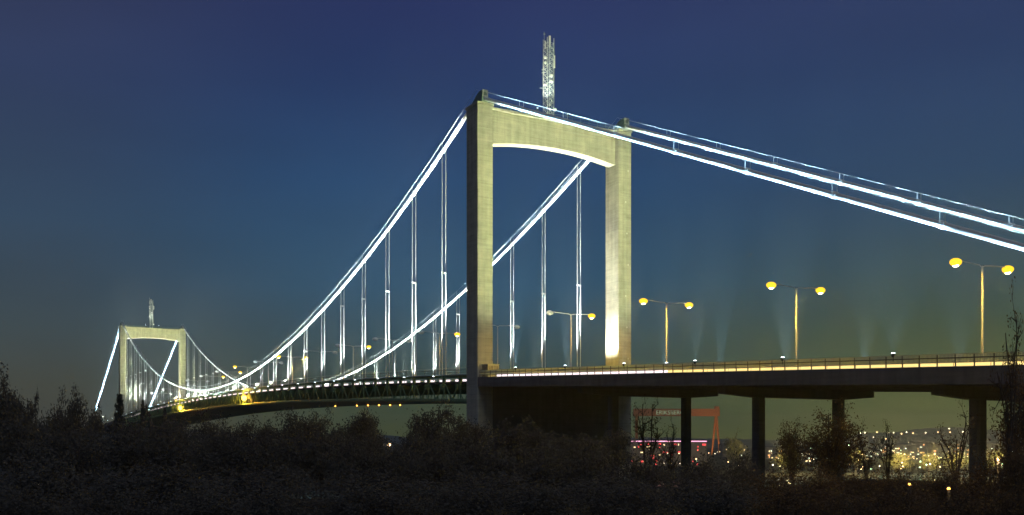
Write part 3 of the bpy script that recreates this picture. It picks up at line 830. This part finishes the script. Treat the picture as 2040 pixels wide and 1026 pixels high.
NH = {'broad': 12, 'slim': 12, 'conifer': 12, 'autumn': 9, 'bush': 5, 'autumnbush': 5, 'bare': 9, 'yellow': 9}
NW = {'broad': 7.6, 'slim': 4.2, 'conifer': 4.6, 'autumn': 6.8, 'bush': 6, 'autumnbush': 5.6, 'bare': 5.5, 'yellow': 6.4}
tcount = 0
def tree(kind, x, top, wpx, d, label, name='tree', sink=.97):
    """x, top, wpx: photo pixels of the crown; d: distance"""
    global tcount
    p = PX(x, top, d); zg = ground_z(p.x, p.y)
    H = max(1.5, (p.z - zg)) / sink
    sw = wpx / F_PX * d / NW[kind]; sh = H / NH[kind]
    tm, cm = TV[kind][tcount % len(TV[kind])]; tcount += 1
    t = thing(name, (p.x, p.y, zg), label, 'bush' if name == 'bush' else 'tree', None, bridge=False, rz=rng.uniform(0, 6.28))
    t.scale = (sw, sw, sh)
    for nm, me_ in (('trunk', tm), ('crown', cm)):
        o = bpy.data.objects.new(nm, me_); col.objects.link(o); o.parent = t
    return t
TR = [
 ('broad', -18, 738, 125, 95, 'tallest dark tree at the left edge'),
 ('broad', 35, 775, 70, 100, 'dark tree just right of the tallest left-edge tree'),
 ('slim', 63, 776, 26, 110, 'slender spire-like tree among the left trees'),
 ('broad', 95, 806, 70, 115, 'rounded dark tree right of the slender spire tree'),
 ('broad', 118, 796, 66, 118, 'dark tree between the spire tree and the tall peaked tree'),
 ('broad', 155, 781, 62, 112, 'tall peaked dark tree left of the distant side cable'),
 ('broad', 188, 812, 55, 120, 'thin-crowned tree crossed by the distant side cable'),
 ('conifer', 238, 784, 72, 125, 'dense dark conifer in front of the distant tower foot'),
 ('conifer', 284, 798, 42, 130, 'narrow conifer right of the distant tower leg'),
 ('slim', 306, 806, 34, 130, 'thin dark tree below the distant tower portal'),
 ('conifer', 328, 812, 40, 128, 'short pointed conifer below the distant tower right leg'),
 ('broad', 366, 823, 74, 118, 'dark tree below the lower orange lamp'),
 ('broad', 420, 828, 82, 115, 'dark tree between the two orange truss lamps'),
 ('broad', 480, 834, 80, 112, 'dark tree under the upper orange truss lamp'),
 ('broad', 532, 842, 64, 118, 'low dark tree right of the upper orange lamp'),
 ('broad', 590, 812, 92, 112, 'large rounded tree below the middle of the truss'),
 ('broad', 630, 822, 64, 116, 'dark tree touching the large rounded tree'),
 ('broad', 686, 836, 54, 120, 'small rounded tree between the gap and the tall tree'),
 ('broad', 725, 818, 70, 116, 'tall dark tree left of the lit gap'),
 ('broad', 748, 850, 50, 112, 'low tree on the left rim of the lit gap'),
 ('broad', 818, 852, 62, 105, 'low tree on the right rim of the lit gap'),
 ('broad', 862, 806, 92, 108, 'tall dense tree left of the near tower'),
 ('slim', 905, 812, 60, 118, 'narrow tree against the near tower left side'),
 ('broad', 935, 826, 90, 104, 'dark tree in front of the near tower left leg'),
 ('broad', 1010, 842, 120, 100, 'broad dark tree under the viaduct beside the near tower'),
 ('broad', 1085, 850, 110, 98, 'broad dark tree between the near tower legs'),
 ('broad', 1165, 868, 100, 100, 'dark tree left of the near tower right leg'),
 ('broad', 1225, 850, 70, 120, 'dark tree in front of the near tower right leg'),
 ('bare', 1290, 800, 90, 158, 'half-bare tree in front of the crane lettering'),
 ('bare', 1335, 832, 60, 160, 'half-bare tree beside the first visible column'),
 ('yellow', 1460, 868, 44, 900, 'lit yellow tree right of the crane legs'),
 ('autumn', 1655, 820, 138, 88, 'big round brown-leaved tree in front of the second pier'),
 ('autumn', 1578, 852, 62, 98, 'small brown-leaved tree left of the big round one'),
 ('bare', 1725, 840, 56, 110, 'bare-twigged tree right of the big brown tree'),
 ('bare', 1768, 846, 56, 112, 'bare-twigged tree in front of the wooded hill'),
 ('bare', 1905, 806, 92, 70, 'bare branching tree left of the third column'),
 ('autumn', 2044, 770, 120, 42, 'tall leafy brown tree at the right edge'),
 ('bare', 2012, 588, 92, 34, 'thin bare tree rising above the viaduct at the right edge'),
]
for k in TR: tree(*k)
for x, tp, wd, d, lab in ((1705, 892, 40, 900, 'lit yellow tree below the left foot of the hill'), (1790, 898, 52, 880, 'lit yellow tree below the middle of the hill'), (1850, 900, 44, 890, 'lit yellow tree left of the waterfront by the third column'), (1905, 896, 50, 900, 'lit yellow tree just left of the third column'), (1990, 892, 56, 880, 'lit yellow tree right of the third column'), (1560, 900, 36, 900, 'lit yellow tree right of the second pier column')):
    tree('yellow', x, tp, wd, d, lab)
    q = PX(x + 12, 905, d - 22); l_ = bpy.data.lights.new('bank_light', 'POINT'); l_.energy = 130000; l_.color = (1, .78, .35); l_.shadow_soft_size = .8
    o = bpy.data.objects.new('bank_light', l_); col.objects.link(o); o.location = q
    put_lamp(x + 12, 905, d - 23, 1, lab.replace('lit yellow tree', 'orange lamp beside the yellow tree'), .8)
BU = [
 ('bush', 40, 845, 150, 80, 'dark bush under the left-edge trees'), ('bush', 140, 862, 150, 75, 'dark bush below the three small lamps'),
 ('bush', 250, 850, 150, 82, 'dark bush below the dense conifer'), ('bush', 350, 852, 150, 80, 'dark bush below the distant tower'),
 ('bush', 450, 868, 150, 75, 'dark bush below the upper orange lamp'), ('bush', 545, 872, 140, 75, 'dark bush left of the large rounded tree'),
 ('bush', 640, 866, 150, 78, 'dark bush below the large rounded tree'), ('bush', 715, 880, 130, 72, 'dark bush left below the lit gap'),
 ('bush', 790, 898, 120, 70, 'dark bush at the bottom of the lit gap'), ('bush', 860, 878, 150, 74, 'dark bush left of the near tower foot'),
 ('bush', 960, 890, 160, 70, 'dark bush below the near tower left leg'), ('bush', 1070, 898, 160, 68, 'dark bush below the near tower portal'),
 ('bush', 1180, 905, 150, 66, 'dark bush below the near tower right leg'), ('bush', 1285, 912, 130, 66, 'dark bush below the red-lit building'),
 ('bush', 1385, 925, 130, 60, 'dark bush below the crane legs'), ('bush', 1470, 918, 110, 64, 'dark bush left of the second pier foot'),
 ('autumnbush', 1550, 932, 120, 56, 'brown bush at the foot of the second pier'), ('autumnbush', 1640, 936, 120, 52, 'brown bush below the big round tree'),
 ('autumnbush', 1720, 938, 110, 46, 'brown bush below the left foot of the hill'), ('autumnbush', 1800, 940, 120, 44, 'brown bush below the middle of the hill'),
 ('autumnbush', 1880, 930, 120, 40, 'brown bush left of the third column foot'), ('autumnbush', 1960, 925, 130, 34, 'brown bush in front of the third column foot'),
 ('autumnbush', 2035, 880, 150, 30, 'leafy brown bush in the right corner'),
 ('bush', 100, 925, 260, 45, 'near dark bush in the left corner'), ('bush', 300, 935, 260, 44, 'near dark bush right of the left corner bush'), ('bush', 520, 940, 260, 43, 'near dark bush below the large rounded tree'),
 ('bush', 740, 950, 260, 42, 'near dark bush below the lit gap'), ('bush', 960, 950, 260, 42, 'near dark bush below the near tower'), ('bush', 1180, 958, 260, 40, 'near dark bush at the bottom middle'),
 ('bush', 1390, 968, 240, 38, 'near dark bush below the crane'), ('autumnbush', 1590, 972, 220, 34, 'near brown bush below the big round tree'), ('autumnbush', 1780, 978, 200, 30, 'near brown bush at the bottom right'),
 ('bush', 60, 985, 200, 31, 'low dark bush at the bottom left corner edge'), ('bush', 230, 988, 200, 30, 'low dark bush at the bottom below the dense conifer'), ('bush', 400, 984, 200, 31, 'low dark bush at the bottom below the lower orange lamp'),
 ('bush', 570, 988, 200, 30, 'low dark bush at the bottom below the large rounded tree'), ('bush', 740, 986, 200, 31, 'low dark bush at the bottom below the lit gap'), ('bush', 910, 990, 200, 30, 'low dark bush at the bottom below the near tower leg'),
 ('bush', 1080, 990, 200, 30, 'low dark bush at the bottom below the near tower portal'), ('bush', 1250, 992, 200, 29, 'low dark bush at the bottom below the red-lit building'), ('bush', 1420, 996, 190, 28, 'low dark bush at the bottom below the gantry crane legs'),
 ('autumnbush', 1560, 1000, 170, 27, 'low brown bush at the bottom below the second pier'), ('autumnbush', 1690, 1002, 160, 25, 'low brown bush at the bottom below the wooded hill'), ('autumnbush', 1820, 1004, 150, 24, 'low brown bush at the bottom below the orange path lamps'),
 ('autumnbush', 2020, 960, 170, 22, 'low brown bush at the bottom right corner edge'),
 ('autumnbush', 1930, 985, 180, 26, 'nearest brown bush before the right corner'),
]
for k in BU: tree(*k, name='bush')
# small path lamps that show among the bushes
def path_lamp(x, y, d, label, power):
    p = PX(x, y, d); zg = ground_z(p.x, p.y)
    t = thing('path_lamp', (p.x, p.y, zg), label, 'path lamp', bridge=False)
    h = p.z - zg
    part('pole', MB().tube([(0, 0, 0), (0, 0, h)], .05, 6), M['dark'], t); part('lantern', MB().ball((0, 0, h), .055, .055, .05, 8, 6), M['lampO'], t, True)
    part('cap', MB().tube([(0, 0, h + .055), (0, 0, h + .1)], .09, 8, r2=.02), M['dark'], t)
    pl = bpy.data.lights.new('path_light', 'POINT'); pl.energy = power; pl.color = (1, .62, .25); pl.shadow_soft_size = .1
    o = bpy.data.objects.new('path_light', pl); col.objects.link(o); o.location = (p.x - .1, p.y - .35, p.z + .1)
path_lamp(1890, 974, 33, 'orange path lamp among the brown bushes', 10)
path_lamp(1812, 965, 38, 'dim path lamp left of the orange path lamp', 5)
path_lamp(1988, 915, 52, 'path lamp right of the third column', 1200)

# ------------------------------------------------------------------ sky, fill light, camera
w_ = bpy.data.worlds.new('World'); scene.world = w_; w_.use_nodes = True
nt = w_.node_tree; bg = nt.nodes['Background']
sky = nt.nodes.new('ShaderNodeTexSky'); sky.sky_type = 'NISHITA'; sky.sun_disc = False; sky.sun_elevation = R(-4); sky.sun_rotation = R(195)
tc = nt.nodes.new('ShaderNodeTexCoord'); sep = nt.nodes.new('ShaderNodeSeparateXYZ'); nt.links.new(tc.outputs['Generated'], sep.inputs[0])
def srgb(r, g, b):
    f = lambda c: c / 12.92 if c <= .04045 else ((c + .055) / 1.055) ** 2.4
    return tuple(f(c / 255) for c in (r, g, b)) + (1,)
def ramp(stops):
    cr = nt.nodes.new('ShaderNodeValToRGB'); e = cr.color_ramp.elements
    while len(e) < len(stops): e.new(.5)
    for el, (p, c) in zip(e, stops): el.position = p; el.color = srgb(*c)
    nt.links.new(sep.outputs['Z'], cr.inputs[0]); return cr.outputs[0]
mid = ramp([(0, (74, 80, 42)), (.035, (65, 77, 55)), (.08, (55, 77, 80)), (.15, (45, 80, 106)), (.25, (37, 70, 108)), (.34, (40, 59, 100)), (.43, (45, 53, 97)), (1, (42, 49, 82))])
lef = ramp([(0, (78, 76, 62)), (.05, (72, 75, 66)), (.10, (65, 77, 81)), (.20, (54, 74, 96)), (.32, (49, 62, 94)), (.43, (52, 57, 88)), (1, (46, 52, 78))])
rig = ramp([(0, (80, 88, 37)), (.05, (73, 85, 49)), (.10, (66, 82, 64)), (.16, (58, 79, 86)), (.24, (46, 70, 99)), (.34, (43, 60, 96)), (.43, (46, 55, 93)), (1, (42, 49, 82))])
def mixr(fac, a, b):
    mx = nt.nodes.new('ShaderNodeMix'); mx.data_type = 'RGBA'; nt.links.new(fac, mx.inputs[0]); nt.links.new(a, mx.inputs[6]); nt.links.new(b, mx.inputs[7]); return mx.outputs[2]
def mr(a, b):
    n = nt.nodes.new('ShaderNodeMapRange'); n.interpolation_type = 'SMOOTHSTEP'; nt.links.new(sep.outputs['X'], n.inputs[0]); n.inputs[1].default_value = a; n.inputs[2].default_value = b; return n.outputs[0]
c1 = mixr(mr(-.45, -.12), lef, mid); c2 = mixr(mr(0, .42), c1, rig)
add = nt.nodes.new('ShaderNodeMix'); add.data_type = 'RGBA'; add.blend_type = 'ADD'; add.inputs[0].default_value = .02
hz_n = nt.nodes.new('ShaderNodeTexNoise'); hz_n.inputs['Scale'].default_value = 3.2; hz_n.inputs['Detail'].default_value = 5
hz_m = nt.nodes.new('ShaderNodeMapping'); hz_m.inputs['Scale'].default_value = (1, 1, 3.5); nt.links.new(tc.outputs['Generated'], hz_m.inputs[0]); nt.links.new(hz_m.outputs[0], hz_n.inputs['Vector'])
hz_r = nt.nodes.new('ShaderNodeMapRange'); nt.links.new(hz_n.outputs['Fac'], hz_r.inputs[0]); hz_r.inputs[1].default_value = .3; hz_r.inputs[2].default_value = .7; hz_r.inputs[3].default_value = .93; hz_r.inputs[4].default_value = 1.07
hz_x = nt.nodes.new('ShaderNodeMix'); hz_x.data_type = 'RGBA'; hz_x.blend_type = 'MULTIPLY'; hz_x.inputs[0].default_value = 1
nt.links.new(c2, hz_x.inputs[6]); nt.links.new(hz_r.outputs[0], hz_x.inputs[7])
nt.links.new(hz_x.outputs[2], add.inputs[6]); nt.links.new(sky.outputs[0], add.inputs[7])
nt.links.new(add.outputs[2], bg.inputs[0]); bg.inputs[1].default_value = 1.0

sl = bpy.data.lights.new('fill_light', 'SUN'); sl.energy = .44; sl.angle = R(40); sl.color = (1, .97, .95)  # soft fill lamp added behind the camera to lift the dark trees
so = bpy.data.objects.new('fill_light', sl); col.objects.link(so)
so.rotation_euler = Vector((-.34, .62, -.72)).to_track_quat('-Z', 'Y').to_euler()

HAZE = 1.5e-4
hm = bpy.data.materials.new('night_haze'); hm.use_nodes = True; hn = hm.node_tree
hn.nodes.remove(hn.nodes['Principled BSDF'])
pv = hn.nodes.new('ShaderNodeVolumePrincipled'); pv.inputs['Density'].default_value = HAZE; pv.inputs['Color'].default_value = (.92, .95, .88, 1); pv.inputs['Anisotropy'].default_value = .68
hn.links.new(pv.outputs[0], hn.nodes['Material Output'].inputs['Volume'])
if HAZE: single('haze', MB().box(-3350, 4350, -150, 3460, -4.6, 114), hm, (0, 0, 0), 'thin night haze over river and bridge', 'haze', kind='stuff', bridge=False)
cam = bpy.data.cameras.new('camera'); co = bpy.data.objects.new('camera', cam); col.objects.link(co)
co.location = (0, 0, HC); co.rotation_euler = (R(90), 0, 0)
cam.sensor_width = 36; cam.lens = F_PX / 2040 * 36; cam.shift_y = (874.35 - 513) / 2040
cam.clip_start = .5; cam.clip_end = 20000
scene.camera = co
vs = scene.view_settings; vs.view_transform = 'Standard'; vs.look = 'None'; vs.exposure = 0; vs.gamma = 1
scene.cycles.use_denoising = True
scene.cycles.max_bounces = 4; scene.cycles.diffuse_bounces = 2
